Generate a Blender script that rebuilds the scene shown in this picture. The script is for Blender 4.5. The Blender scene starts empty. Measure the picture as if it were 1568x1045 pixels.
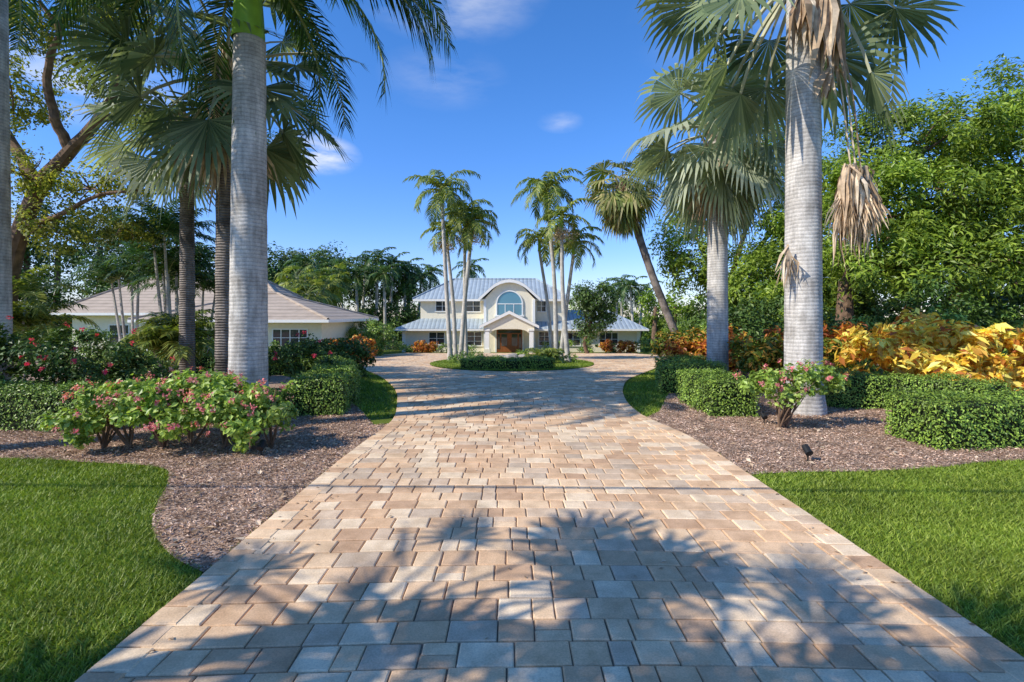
import bpy, math, random
import numpy as np
rng=np.random.default_rng(11); random.seed(5)
F=784.0; CH=2.0
UP=np.array([0,0,1.0])
def zg(y):
    y=np.asarray(y,float); t=y-15
    u=.5*(t+np.sqrt(t*t+9)); w=.5*((u-45)+np.sqrt((u-45)**2+16))
    return -.0486*(u-w)
def X(px,d): return (px-784)*d/F
def Z(py,d): return CH-(py-482)*d/F
def G(px,py):
    lo,hi=.5,54.
    for _ in range(50):
        d=(lo+hi)/2
        if F*(CH-zg(d))/d>py-482: lo=d
        else: hi=d
    return (X(px,d),d)
def unit(a): return a/np.maximum(np.linalg.norm(a,axis=-1,keepdims=True),1e-9)
class MB:
    def __init__(s): s.v=[];s.f=[];s.m=[];s.n=0
    def add(s,v,f,m=0):
        v=np.asarray(v,float).reshape(-1,3)
        if not isinstance(f,tuple): f=(f,)
        for a in f:
            a=np.asarray(a,int)+s.n; s.f.append(a); s.m.append(np.full(len(a),m))
        s.v.append(v); s.n+=len(v)
    def box(s,x0,x1,y0,y1,z0,z1,m=0):
        v=[(x,y,z) for z in(z0,z1) for y in(y0,y1) for x in(x0,x1)]
        s.add(v,[(0,2,3,1),(4,5,7,6),(0,1,5,4),(2,6,7,3),(0,4,6,2),(1,3,7,5)],m)
    def obj(s,name,mats,smooth=False,origin=(0,0,0),parent=None):
        me=bpy.data.meshes.new(name)
        V=(np.concatenate(s.v)-np.array(origin)).astype(np.float32)
        L=np.concatenate([f.ravel() for f in s.f]).astype(np.int32)
        T=np.concatenate([np.full(len(f),f.shape[1]) for f in s.f])
        S=np.concatenate([[0],np.cumsum(T)[:-1]]).astype(np.int32)
        me.vertices.add(len(V)); me.vertices.foreach_set('co',V.ravel())
        me.loops.add(len(L)); me.loops.foreach_set('vertex_index',L)
        me.polygons.add(len(T)); me.polygons.foreach_set('loop_start',S)
        mi=np.concatenate(s.m).astype(np.int32)
        me.polygons.foreach_set('material_index',mi)
        sm=np.zeros(len(T),bool)
        if smooth is not False:
            sm=np.isin(mi,smooth)
        me.polygons.foreach_set('use_smooth',sm)
        me.update(calc_edges=True)
        for m in mats: me.materials.append(m)
        o=bpy.data.objects.new(name,me); o.location=origin
        bpy.context.scene.collection.objects.link(o)
        if parent: o.parent=parent
        return o
def empty(name,loc=(0,0,0)):
    o=bpy.data.objects.new(name,None); bpy.context.scene.collection.objects.link(o); return o
# ---------------- materials
def M(name):
    m=bpy.data.materials.new(name); m.use_nodes=True
    nt=m.node_tree; nt.nodes.clear()
    return m,nt
def nd(nt,t,ins=None,**kw):
    n=nt.nodes.new(t)
    for k,v in kw.items(): setattr(n,k,v)
    if ins:
        for k,v in ins.items():
            if isinstance(v,bpy.types.NodeSocket): nt.links.new(v,n.inputs[k])
            else: n.inputs[k].default_value=v
    return n
def ramp(nt,fac,stops,interp='LINEAR'):
    n=nt.nodes.new('ShaderNodeValToRGB'); e=n.color_ramp.elements; n.color_ramp.interpolation=interp
    while len(e)<len(stops): e.new(.5)
    for i,(p,c) in enumerate(stops):
        e[i].position=p; e[i].color=(*c,1)
    nt.links.new(fac,n.inputs[0]); return n.outputs[0]
def mul(nt,a,b,fac=1.0,mode='MULTIPLY'):
    n=nt.nodes.new('ShaderNodeMix'); n.data_type='RGBA'; n.blend_type=mode
    n.inputs[0].default_value=fac
    for i,v in ((6,a),(7,b)):
        if isinstance(v,bpy.types.NodeSocket): nt.links.new(v,n.inputs[i])
        else: n.inputs[i].default_value=(*v,1)
    return n.outputs[2]
def coord(nt,scale=(1,1,1)):
    t=nd(nt,'ShaderNodeTexCoord'); mp=nd(nt,'ShaderNodeMapping',{'Vector':t.outputs['Object'],'Scale':scale}); return mp.outputs[0]
def noise(nt,scale,detail=4,vec=None,rough=.55):
    return nd(nt,'ShaderNodeTexNoise',{'Vector':vec or coord(nt),'Scale':scale,'Detail':detail,'Roughness':rough}).outputs[0]
def bump(nt,h,st=.4,dist=.02):
    return nd(nt,'ShaderNodeBump',{'Height':h,'Strength':st,'Distance':dist}).outputs[0]
def out(nt,s): nt.links.new(s,nd(nt,'ShaderNodeOutputMaterial').inputs[0])
def g3(v): return (v,v,v)
def leafmat(name,c1,c2,c3,rough=.45,trans=.3,ns=.7,spec=.35,lo=.6,hi=1.35,gain=1.45):
    m,nt=M(name)
    c1,c2,c3=[tuple(min(.85,q*gain) for q in c) for c in (c1,c2,c3)]
    r=nd(nt,'ShaderNodeNewGeometry').outputs['Random Per Island']
    c=ramp(nt,r,[(0,c1),(.5,c2),(1,c3)])
    c=mul(nt,c,ramp(nt,noise(nt,ns,2),[(.3,g3(lo)),(.7,g3(hi))]))
    p=nd(nt,'ShaderNodeBsdfPrincipled',{'Base Color':c,'Roughness':rough,'Specular IOR Level':spec})
    if trans>0:
        t=nd(nt,'ShaderNodeBsdfTranslucent',{'Color':mul(nt,c,(1.4,1.45,.7))})
        x=nd(nt,'ShaderNodeMixShader',{0:trans,1:p.outputs[0],2:t.outputs[0]})
        out(nt,x.outputs[0])
    else: out(nt,p.outputs[0])
    return m
def simple(name,c,rough=.6,ns=8,var=.15,bs=0,spec=.3,metal=0):
    m,nt=M(name)
    n=noise(nt,ns,5)
    col=mul(nt,c,ramp(nt,n,[(.3,g3(1-var)),(.7,g3(1+var))]))
    p=nd(nt,'ShaderNodeBsdfPrincipled',{'Base Color':col,'Roughness':rough,'Specular IOR Level':spec,'Metallic':metal})
    if bs: nt.links.new(bump(nt,n,bs),p.inputs['Normal'])
    out(nt,p.outputs[0]); return m
def trunkmat(name,c1,c2,rings=7.,rs=.5,dark=.55,vs=.8):
    m,nt=M(name)
    v=coord(nt)
    w=nd(nt,'ShaderNodeTexWave',{'Vector':v,'Scale':rings,'Distortion':2.4,'Detail':3,'Detail Scale':.7},wave_type='BANDS',bands_direction='Z').outputs[1]
    n=noise(nt,1.3,6,coord(nt,(1,1,1.2)),.7); n2=noise(nt,30,4)
    n4=noise(nt,12,4,coord(nt,(1,1,.15)))
    c=ramp(nt,n,[(.38,c1),(.6,c2)])
    c=mul(nt,c,ramp(nt,w,[(0,g3(dark)),(.16,g3(.97)),(1,g3(1.03))]),.8)
    c=mul(nt,c,ramp(nt,n2,[(.3,g3(.82)),(.7,g3(1.1))]))
    c=mul(nt,c,ramp(nt,n4,[(.35,g3(vs)),(.6,g3(1.05))]))
    p=nd(nt,'ShaderNodeBsdfPrincipled',{'Base Color':c,'Roughness':.85,'Specular IOR Level':.15})
    nt.links.new(bump(nt,w,rs,.02),p.inputs['Normal']); out(nt,p.outputs[0]); return m
m_trunk=trunkmat('palm_bark',(.42,.38,.33),(.72,.67,.60),4.2,.22,.66,.74)
m_trunk2=trunkmat('palm_bark_rough',(.12,.10,.08),(.38,.32,.27),5,1,.4)
m_thin=trunkmat('thin_palm_bark',(.42,.39,.33),(.72,.66,.56),5,.3,.65)
m_bark=simple('tree_bark',(.19,.12,.075),.9,6,.4,.6)
m_shaft=simple('crownshaft_green',(.30,.50,.05),.4,3,.2)
m_pet=simple('petiole',(.32,.35,.12),.6,4,.2)
m_pet2=simple('petiole_pale',(.44,.43,.27),.6,4,.2)
m_dead=leafmat('dead_frond',(.20,.13,.08),(.42,.30,.19),(.62,.50,.36),.85,.1,5,lo=.6,gain=1.3)
m_royal=leafmat('royal_leaf',(.018,.045,.010),(.035,.075,.016),(.07,.125,.028),.4,.3,gain=1.5)
m_fan=leafmat('fan_leaf_silver',(.14,.17,.11),(.23,.26,.17),(.36,.39,.28),.5,.3)
m_fand=leafmat('fan_leaf_green',(.06,.09,.045),(.12,.155,.075),(.23,.26,.14),.45,.3)
m_cab=leafmat('cabbage_leaf',(.08,.11,.025),(.16,.18,.045),(.32,.27,.12),.5,.3)
m_xmas=leafmat('feather_leaf',(.06,.095,.018),(.12,.165,.03),(.28,.29,.06),.45,.35)
m_dark=leafmat('dark_foliage',(.025,.055,.011),(.05,.095,.016),(.10,.155,.028),.45,.15,.35)
m_mango=leafmat('mango_foliage',(.06,.10,.012),(.14,.21,.02),(.27,.34,.045),.4,.3,.4,lo=.6)
m_sparse=leafmat('olive_foliage',(.06,.095,.014),(.17,.19,.03),(.34,.32,.06),.5,.4,.4)
m_hedge=leafmat('boxwood_leaf',(.055,.10,.014),(.11,.175,.022),(.22,.30,.045),.4,.0,2,lo=.7,gain=1.6)
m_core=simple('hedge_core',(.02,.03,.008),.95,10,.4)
m_shrub=leafmat('shrub_leaf',(.11,.17,.03),(.21,.30,.05),(.38,.46,.11),.4,.3,2,lo=.75,gain=1.4)
m_pink=leafmat('pink_flower',(.5,.08,.12),(.65,.20,.21),(.75,.38,.30),.6,.3,2,gain=1.25)
m_red=leafmat('red_flower',(.4,.02,.07),(.55,.04,.10),(.55,.08,.08),.6,.3,2)
m_yel=leafmat('croton_yellow',(.30,.08,.02),(.66,.46,.06),(.80,.72,.17),.4,.3,2,lo=.75,gain=1.3)
m_crot=leafmat('croton_red',(.12,.04,.015),(.38,.10,.02),(.55,.35,.04),.4,.25,2)
m_crog=leafmat('croton_green',(.05,.08,.01),(.12,.16,.015),(.42,.20,.03),.4,.25,2)
m_grass=leafmat('grass_blade',(.09,.14,.012),(.155,.225,.02),(.29,.34,.055),.5,.25,1.2,lo=.74,hi=1.2,gain=1.35)
def groundmat():
    m,nt=M('lawn_soil'); n=noise(nt,1.2,5); n2=noise(nt,60,4)
    c=ramp(nt,n,[(.3,(.10,.14,.02)),(.7,(.17,.22,.03))])
    c=mul(nt,c,ramp(nt,n2,[(.3,g3(.5)),(.7,g3(1.4))]))
    p=nd(nt,'ShaderNodeBsdfPrincipled',{'Base Color':c,'Roughness':.9,'Specular IOR Level':.1})
    nt.links.new(bump(nt,n2,.8,.03),p.inputs['Normal']); out(nt,p.outputs[0]); return m
def mulchmat():
    m,nt=M('mulch'); n=noise(nt,1.5,4); 
    v=nd(nt,'ShaderNodeTexVoronoi',{'Vector':coord(nt,(1,1.6,1)),'Scale':38}); n2=noise(nt,45,5)
    vx=nd(nt,'ShaderNodeSeparateColor',{0:v.outputs['Color']}).outputs[0]
    c=ramp(nt,vx,[(0,(.22,.135,.085)),(.5,(.41,.275,.19)),(1,(.62,.46,.34))])
    c=mul(nt,c,ramp(nt,n,[(.3,g3(.8)),(.7,g3(1.2))])); c=mul(nt,c,ramp(nt,n2,[(.3,g3(.6)),(.7,g3(1.3))]))
    p=nd(nt,'ShaderNodeBsdfPrincipled',{'Base Color':c,'Roughness':.95,'Specular IOR Level':.1})
    nt.links.new(bump(nt,n2,.8,.03),p.inputs['Normal']); out(nt,p.outputs[0]); return m
def pavermat():
    m,nt=M('paver_stone'); r=nd(nt,'ShaderNodeNewGeometry').outputs['Random Per Island']
    c=ramp(nt,r,[(0,(.70,.47,.29)),(.15,(.82,.57,.355)),(.3,(.74,.56,.39)),(.42,(.87,.63,.40)),(.56,(.64,.42,.26)),(.64,(.90,.71,.49)),(.82,(.79,.53,.32)),(.93,(.64,.50,.36)),(1,(.64,.50,.36))],'CONSTANT')
    n=noise(nt,6,5); n2=noise(nt,90,4); n3=noise(nt,.5,3); n5=noise(nt,2.2,4)
    c=mul(nt,c,ramp(nt,n,[(.3,(.82,.77,.71)),(.7,(1.12,1.10,1.06))])); c=mul(nt,c,ramp(nt,n2,[(.3,g3(.8)),(.7,g3(1.1))]))
    c=mul(nt,c,ramp(nt,n3,[(.35,g3(.9)),(.65,g3(1.06))])); c=mul(nt,c,ramp(nt,n5,[(.3,g3(.84)),(.5,g3(1.02))]))
    p=nd(nt,'ShaderNodeBsdfPrincipled',{'Base Color':c,'Roughness':.8,'Specular IOR Level':.15})
    nt.links.new(bump(nt,n2,.4,.006),p.inputs['Normal']); out(nt,p.outputs[0]); return m
m_ground=groundmat(); m_mulch=mulchmat(); m_paver=pavermat()
m_joint=simple('joint_sand',(.22,.16,.11),.95,40,.4)
m_chip=leafmat('bark_chip',(.18,.10,.06),(.44,.29,.195),(.72,.55,.42),.9,0,3,gain=1.15)
def roofmat(name,c,kx,ky,dark=.6,rough=.45,bs=.5):
    m,nt=M(name)
    n=noise(nt,1.5,5); col=mul(nt,c,ramp(nt,n,[(.3,g3(.85)),(.7,g3(1.12))]))
    hs=[]
    for k,ax in ((kx,'X'),(ky,'Z')):
        if k:
            w=nd(nt,'ShaderNodeTexWave',{'Vector':coord(nt),'Scale':k,'Distortion':0},wave_type='BANDS',bands_direction=ax).outputs[1]
            col=mul(nt,col,ramp(nt,w,[(0,g3(dark)),(.15,g3(1)),(1,g3(1))])); hs.append(w)
    p=nd(nt,'ShaderNodeBsdfPrincipled',{'Base Color':col,'Roughness':rough,'Specular IOR Level':.2})
    nt.links.new(bump(nt,hs[0],bs,.05),p.inputs['Normal']); out(nt,p.outputs[0]); return m
m_metal=roofmat('standing_seam_metal',(.38,.44,.46),.75,0,.6,.45)
m_tile=roofmat('concrete_tile',(.47,.375,.28),0,1.35,.6,.9,.3)
m_stucco=simple('cream_stucco',(.90,.81,.60),.9,5,.05,.15)
m_white=simple('white_trim',(.90,.88,.80),.6,5,.03)
m_wood=simple('door_wood',(.30,.10,.03),.4,6,.3)
def glassmat(name,c):
    m,nt=M(name); p=nd(nt,'ShaderNodeBsdfPrincipled',{'Base Color':(*c,1),'Roughness':.04,'Specular IOR Level':.9,'Metallic':.25}); out(nt,p.outputs[0]); return m
m_glass=glassmat('window_glass',(.05,.06,.065)); m_glassb=glassmat('window_glass_blue',(.10,.27,.36))
m_black=simple('black_metal',(.02,.02,.02),.5)
# ---------------- geometry helpers
def tube(mb,pts,rad,sides=8,m=0,noisy=0):
    pts=np.asarray(pts,float); n=len(pts); rad=np.broadcast_to(np.asarray(rad,float),(n,))
    T=unit(np.gradient(pts,axis=0)); ref=np.array([0,1.,0]) if abs(T[0][1])<.8 else np.array([1.,0,0])
    A=unit(np.cross(T,ref)); B=np.cross(T,A)
    a=np.arange(sides)*2*math.pi/sides
    V=pts[:,None]+rad[:,None,None]*(np.cos(a)[None,:,None]*A[:,None]+np.sin(a)[None,:,None]*B[:,None])
    if noisy: V+=rng.normal(size=V.shape)*noisy
    i=np.arange(n-1)[:,None]*sides; j=np.arange(sides)[None]; j2=(j+1)%sides
    f=np.stack([i+j,i+j2,i+sides+j2,i+sides+j],-1).reshape(-1,4)
    mb.add(V.reshape(-1,3),f,m)
def spline(pts,n=24):
    pts=np.asarray(pts,float); k=len(pts); P=np.vstack([2*pts[0]-pts[1],pts,2*pts[-1]-pts[-2]])
    r=[]
    for u in np.linspace(0,k-1,n):
        i=min(int(u),k-2); t=u-i; a,b,c,d=P[i:i+4]
        r.append(.5*((2*b)+(-a+c)*t+(2*a-5*b+4*c-d)*t*t+(-a+3*b-3*c+d)*t**3))
    return np.array(r)
def leaves(mb,C,N,size,m=0,asp=.45,jit=.7,T=None):
    n=len(C); N=unit(unit(N)+jit*rng.normal(size=(n,3))*.6)
    R=rng.normal(size=(n,3)) if T is None else T+rng.normal(size=(n,3))*.35
    t=unit(np.cross(N,np.cross(R,N))); b=np.cross(N,t)
    L=(size*rng.uniform(.65,1.25,n))[:,None]
    v=np.stack([C-t*L*.5,C+b*L*asp*.5+N*L*.08,C+t*L*.5-UP*L*.08,C-b*L*asp*.5+N*L*.08],1)
    mb.add(v,np.arange(4*n).reshape(n,4),m)
def canopy(mb,blobs,n,size,m=0,nc=80,cr=.9,asp=.45,up=.7,shell=.5,flat=.8,jit=.7):
    vol=np.array([b[3]*b[4]*b[5] for b in blobs])**(2/3); sh=vol/vol.sum()
    for b,s in zip(blobs,sh):
        c=np.array(b[:3]); r=np.array(b[3:6]); k=max(5,int(nc*s))
        d=unit(rng.normal(size=(k,3))); cc=c+d*r*rng.uniform(shell,1.05,(k,1))
        crr=cr*rng.uniform(.45,1.25,k)
        nl=int(n*s); i=rng.integers(0,k,nl); o=unit(rng.normal(size=(nl,3)))*rng.uniform(0,1,(nl,1))**.5*crr[i][:,None]*np.array([1,1,flat])
        P=cc[i]+o
        kk=P[:,2]>zg(P[:,1])+.03
        P=P[kk]; o=o[kk]
        leaves(mb,P,unit(P-c)*.6+unit(o)*.5+up*UP,size,m,asp,jit)
def limbs(mb,base,tips,r0,m=0,wob=.06):
    base=np.array(base,float)
    for t in tips:
        t=np.array(t,float); L=np.linalg.norm(t-base)
        mid=base+(t-base)*.5+np.array([0,0,.1*L])+rng.normal(size=3)*wob*L
        p=spline([base,mid,t],10); tube(mb,p,np.linspace(r0,r0*.2,10),6,m)
def fanleaf(mb,base,az,el,petL,R,n=24,spread=2.2,droop=.3,m=0,mp=1,bend=.6,jn=.62):
    h=np.array([math.cos(az),math.sin(az),0]); s=np.array([-math.sin(az),math.cos(az),0])
    es=np.linspace(el,el-bend,6); P=[np.array(base,float)]
    for e in es[1:]: P.append(P[-1]+(h*math.cos(e)+UP*math.sin(e))*petL/5)
    tube(mb,P,np.linspace(.04,.02,6)*petL/1.6,4,mp)
    hub=P[-1]; e2=el-bend-.15; t=h*math.cos(e2)+UP*math.sin(e2); nr=-h*math.sin(e2)+UP*math.cos(e2)
    ro=rng.uniform(-.6,.6); s,nr=s*math.cos(ro)+nr*math.sin(ro),nr*math.cos(ro)-s*math.sin(ro)
    da=2*spread/n; a=np.linspace(-spread,spread,n)+rng.normal(size=n)*da*.08
    ca,sa=np.cos(a)[:,None],np.sin(a)[:,None]
    D=unit(t*ca+s*sa+nr*.18); pp=-t*sa+s*ca; rl=(R*rng.uniform(.85,1.05,n)*(.78+.22*np.cos(a/2)))[:,None]
    mid=hub+D*rl*jn-UP*droop*rl*.15; w=rl*jn*math.tan(da/2)*1.0
    tip=hub+D*rl-UP*droop*rl*rng.uniform(.5,1.4,(n,1))
    q=hub+D*rl*.84-UP*droop*rl*.5
    V=np.stack([np.broadcast_to(hub,mid.shape),mid-pp*w,mid-nr*w*.6,mid+pp*w,q-pp*w*.6,q+pp*w*.6,tip],1).reshape(-1,3)
    b=np.arange(n)[:,None]*7
    tri=np.concatenate([b+[0,1,2],b+[0,2,3],b+[4,6,5]]); quad=b+[1,4,5,3]
    mb.add(V,(tri,quad),m)
def fancrown(mb,top,nl,petL,R,m=0,mp=1,emax=1.35,emin=-.7,droop=.3,n=24,skip=None,bend=.6,jn=.62):
    for i in range(nl):
        az=i*2.39996+rng.uniform(-.2,.2); f=(i+.5)/nl; el=emax+(emin-emax)*f**.9+rng.uniform(-.1,.1)
        if skip and skip(az%(2*math.pi),el): continue
        fanleaf(mb,np.array(top)-UP*.5*f,az,el,petL*rng.uniform(.8,1.15),R*rng.uniform(.8,1.1),n,rng.uniform(1.6,2.3),droop,m,mp,bend,jn*rng.uniform(.8,1.05))
def frond(mb,base,az,el0,el1,L,n=40,ll=.6,lw=.03,droop=.6,m=0,mp=1,V=.3,r=.03):
    h=np.array([math.cos(az),math.sin(az),0]); s=np.array([-math.sin(az),math.cos(az),0])
    k=14; u=np.linspace(0,1,k); es=el0+(el1-el0)*u**1.15
    D=h*np.cos(es)[:,None]+UP*np.sin(es)[:,None]; P=np.array(base)+np.concatenate([np.zeros((1,3)),np.cumsum(D[:-1]*L/(k-1),0)])
    tube(mb,P,np.linspace(r,r*.25,k),4,mp)
    us=np.linspace(.12,1,n)
    Q=np.stack([np.interp(us,u,P[:,i]) for i in range(3)],1); T=unit(np.stack([np.interp(us,u,D[:,i]) for i in range(3)],1))
    nr=np.cross(T,s); nr=np.where(nr[:,2:3]<0,-nr,nr)
    for sd in(-1,1):
        d=unit(s*sd*.85+T*(.35+.6*us[:,None]**2)+nr*V+rng.normal(size=(n,3))*.12)
        l=(ll*(.45+.55*np.sin(np.pi*np.clip(us*.85+.12,0,1)))*rng.uniform(.8,1.1,n))[:,None]
        W=T*lw
        p1=Q+d*l*.5-UP*droop*l*.12; p2=Q+d*l*.92-UP*droop*l*.6
        v=np.stack([Q-W*.4,Q+W*.4,p1+W*.6,p1-W*.6,p2],1).reshape(-1,3); b=np.arange(n)[:,None]*5
        mb.add(v,(b+[0,1,2,3],b+[3,2,4]),m)
def feathercrown(mb,top,nf,L,m=0,mp=1,e0=1.3,emin=-.1,ll=.6,lw=.03,n=40,droop=.6,curl=1.6,V=.3,r=.03):
    for i in range(nf):
        az=i*2.39996+rng.uniform(-.25,.25); f=(i+.5)/nf; el=e0+(emin-e0)*f
        frond(mb,top,az,el,el-curl*rng.uniform(.8,1.2),L*rng.uniform(.85,1.1),n,ll,lw,droop,m,mp,V,r)
# ---------------- ground sheets
import bmesh
def sheet(name,poly,off,mat,step=1.0):
    bm=bmesh.new(); vs=[bm.verts.new((x,y,0)) for x,y in poly]; bm.faces.new(vs)
    y0=min(p[1] for p in poly); y1=max(p[1] for p in poly)
    y=max(y0,6)+.01
    while y<min(y1,70):
        bmesh.ops.bisect_plane(bm,geom=bm.verts[:]+bm.edges[:]+bm.faces[:],plane_co=(0,y,0),plane_no=(0,1,0)); y+=step
    bmesh.ops.triangulate(bm,faces=bm.faces[:])
    for v in bm.verts: v.co.z=float(zg(v.co.y))+off
    bm.normal_update()
    for f in bm.faces:
        if f.normal.z<0: f.normal_flip()
    me=bpy.data.meshes.new(name); bm.to_mesh(me); bm.free(); me.materials.append(mat)
    o=bpy.data.objects.new(name,me); bpy.context.scene.collection.objects.link(o); return o
def inpoly(P,poly):
    x,y=P[:,0],P[:,1]; r=np.zeros(len(P),bool); n=len(poly)
    for i in range(n):
        x1,y1=poly[i]; x2,y2=poly[(i+1)%n]
        if y1==y2: continue
        c=((y1>y)!=(y2>y))&(x<(x2-x1)*(y-y1)/(y2-y1)+x1); r^=c
    return r
sheet('ground',[(-600,-60),(600,-60),(600,900),(-600,900)],0,m_ground,1.0)
left_edge=[(-2.35,-6),(-2.35,3),(-2.34,7),(-2.25,9),G(604,640),G(608,620),G(607,603),G(598,590),G(582,578),G(560,568),G(546,560),(-9.3,29),(-10.3,34),(-10.5,40),(-9.5,46.5)]
right_edge=[(10.5,46.5),(11.2,40),(11,34),(9.6,28.5),G(1012,563),G(985,573),G(962,583),G(954,597),G(957,612),G(970,628),(2.62,9.8),(2.9,8.2),(2.94,6),(2.94,3),(2.94,-6)]
def smooth(pl,n):
    return [tuple(p[:2]) for p in spline([(x,y,0) for x,y in pl],n)]
left_edge=smooth(left_edge,90); right_edge=smooth(right_edge,90)
drive=left_edge+right_edge
IC=(0.,27.3); IR=(4.2,7.3)
island=[(IC[0]+IR[0]*math.cos(a),IC[1]+IR[1]*math.sin(a)) for a in np.linspace(0,2*math.pi,72,endpoint=False)]
lm=[G(318,882),G(262,852),G(234,812),G(240,775),G(256,742),G(246,717),G(130,709),G(0,703),(-12,7.2),(-40,8)]
left_mulch=smooth(lm,40)+[(-40,30),(-14,30),(-10.5,22),(-8,18),(-5.2,15),(-4.0,12.3),(-3.2,10.8),G(572,652)]+[p for p in left_edge[::-1] if 4.0<p[1]<9.4]
rm=[(2.97,6.35),G(1165,727),G(1240,724),G(1330,723),G(1450,716),G(1568,706),(12,7.3),(40,9)]
right_mulch=smooth(rm,30)+[(40,45),(12,45),(11.3,38),(10.8,31),(9,25),(6.6,19.5),(5.2,16.2),G(1022,607),(3.05,10.6)]+[p for p in right_edge if 6.35<p[1]<10]
sheet('mulch_bed',left_mulch,.012,m_mulch); sheet('mulch_bed',right_mulch,.012,m_mulch)
sheet('driveway_base',drive,.02,m_joint)
sheet('island_lawn',island,.06,m_ground)
def paver_geo(mb,quad,z0,h,bev=.010):
    q=np.array(quad); c=q.mean(0); 
    d=q-c; L=np.linalg.norm(d,axis=1,keepdims=True); qi=c+d*(1-bev*1.4/L)
    zt=zg(q[:,1])+z0+h+rng.normal()*.0015+rng.normal(size=4)*.0008
    zb=zg(q[:,1])+z0
    V=np.concatenate([np.c_[q,zb],np.c_[q+(qi-q)*.15,zt-.006],np.c_[qi,zt]])
    f=[(8,9,10,11)]+[(i,(i+1)%4,4+(i+1)%4,4+i) for i in range(4)]+[(4+i,4+(i+1)%4,8+(i+1)%4,8+i) for i in range(4)]
    mb.add(V,f,0)
def crossings(y,poly):
    r=[]
    for i in range(len(poly)):
        x1,y1=poly[i];x2,y2=poly[(i+1)%len(poly)]
        if (y1>y)!=(y2>y): r.append(x1+(x2-x1)*(y-y1)/(y2-y1))
    return sorted(r)
mb=MB(); y=1.2; g=.008
while y<46:
    D=random.choice([.22,.235,.25]); yc=y+D/2
    cr=crossings(yc,drive); ic=crossings(yc,island)
    spans=[]
    if len(cr)>=2:
        a,b=cr[0]+.15,cr[-1]-.15
        spans=[(a,ic[0]-.15),(ic[1]+.15,b)] if len(ic)==2 else [(a,b)]
    for a,b in spans:
        x=a-random.random()*.15
        while x<b-.03:
            w=random.choice([.15,.22,.23,.23,.29,.31,.33]); x2=min(x+w,b)
            if b-x2<.08: x2=b
            xa=max(x,a); sp=random.random()
            if sp<.07 and w<.3: segs=[(y,y+D*.5),(y+D*.5,y+D)]
            else: segs=[(y,y+D)]
            for (ya,yb) in segs:
                j=lambda: random.uniform(-.003,.003)
                gg=g*.5 if yc<18 else g
                wv=lambda xx: .05*math.sin(xx*.9+ya*.35)
                paver_geo(mb,[(xa+gg+j(),ya+gg+j()+wv(xa)),(x2-gg+j(),ya+gg+j()+wv(x2)),(x2-gg+j(),yb-gg+j()+wv(x2)),(xa+gg+j(),yb-gg+j()+wv(xa))],.02,.016)
            x=x2
    y+=D
def border(pl,closed,side,w=.24,L=.21):
    P=np.array(pl+([pl[0]] if closed else [])); d=np.r_[0,np.cumsum(np.linalg.norm(np.diff(P,axis=0),axis=1))]
    s=0
    while s<d[-1]-L:
        def at(t): return np.array([np.interp(t,d,P[:,0]),np.interp(t,d,P[:,1])])
        a,b=at(s+.005),at(s+L-.005); t=(b-a)/max(np.linalg.norm(b-a),1e-6); n=np.array([-t[1],t[0]])*side
        ww=w*random.uniform(.92,1.05)
        if a[1]>.8: paver_geo(mb,[a,b,b+n*ww,a+n*ww] if side>0 else [a+n*ww,b+n*ww,b,a],.021,.021)
        s+=L
border(left_edge,False,-1); border(right_edge,False,-1); border(island,True,-1,.3,.25)
mb.obj('paver_driveway',[m_paver])
def grass(name,poly,dens,h,w,excl=(),off=0,cap=250000,fall=True):
    P=np.array(poly); lo=P.min(0); hi=P.max(0); n=int(dens*(hi-lo).prod()); n=min(n,900000)
    Q=rng.uniform(lo,hi,(n,2)); k=inpoly(Q,poly)
    for e in excl: k&=~inpoly(Q+rng.normal(size=Q.shape)*.025,e)
    k&=(np.abs(Q[:,0])<1.12*Q[:,1]+1.2)
    if fall: k&=rng.uniform(size=n)<np.clip((4.2/np.maximum(Q[:,1],1))**1.3,0,1)
    Q=Q[k][:cap]; n=len(Q); sc=np.clip(Q[:,1]/4.2,1,3)[:,None] if fall else np.ones((n,1))
    b=np.c_[Q,zg(Q[:,1])+off]; a=rng.uniform(0,2*math.pi,n); d=np.c_[np.cos(a),np.sin(a),np.zeros(n)]
    hh=h*rng.uniform(.5,1.25,(n,1)); lean=unit(rng.normal(size=(n,3)))*[1,1,0]*hh*1.1
    v=np.stack([b-d*w*sc,b+d*w*sc,b+lean+UP*hh],1); m=MB(); m.add(v,np.arange(3*n).reshape(n,3)); m.obj(name,[m_grass])
exL=[left_mulch,drive]; exR=[right_mulch,drive]
grass('lawn_grass',[(-10,1.5),(-2.33,1.5),(-2.33,8),(-10,8)],5500,.04,.005,exL)
grass('lawn_grass',[(2.93,1.5),(10.5,1.5),(10.5,8.2),(2.93,8.2)],5500,.04,.005,exR)
grass('lawn_grass',[(-14,10),(-2,10),(-5,30),(-16,30)],500,.06,.012,exL,fall=False)
grass('lawn_grass',[(2,9.5),(6,9.5),(9,30),(4,30)],500,.06,.012,exR,fall=False)
grass('lawn_grass',island,400,.06,.02,(),.06,fall=False)
def chips(poly,n,box):
    Q=rng.uniform(box[:2],box[2:],(n,2)); Q=Q[inpoly(Q,poly)&~inpoly(Q,drive)]
    C=np.c_[Q,zg(Q[:,1])+.02+rng.uniform(0,.015,len(Q))]; N=np.tile(UP,(len(Q),1)).astype(float)
    m=MB(); leaves(m,C,N,.05,0,.3,.45)
    k=rng.integers(0,len(C),500); leaves(m,C[k]+UP*.01,N[k],.10,1,.5,.5)
    m.obj('mulch_chips',[m_chip,m_dead])
chips(left_mulch,80000,(-9,3.5,-2,14)); chips(right_mulch,80000,(2.5,6,12,14))
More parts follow.
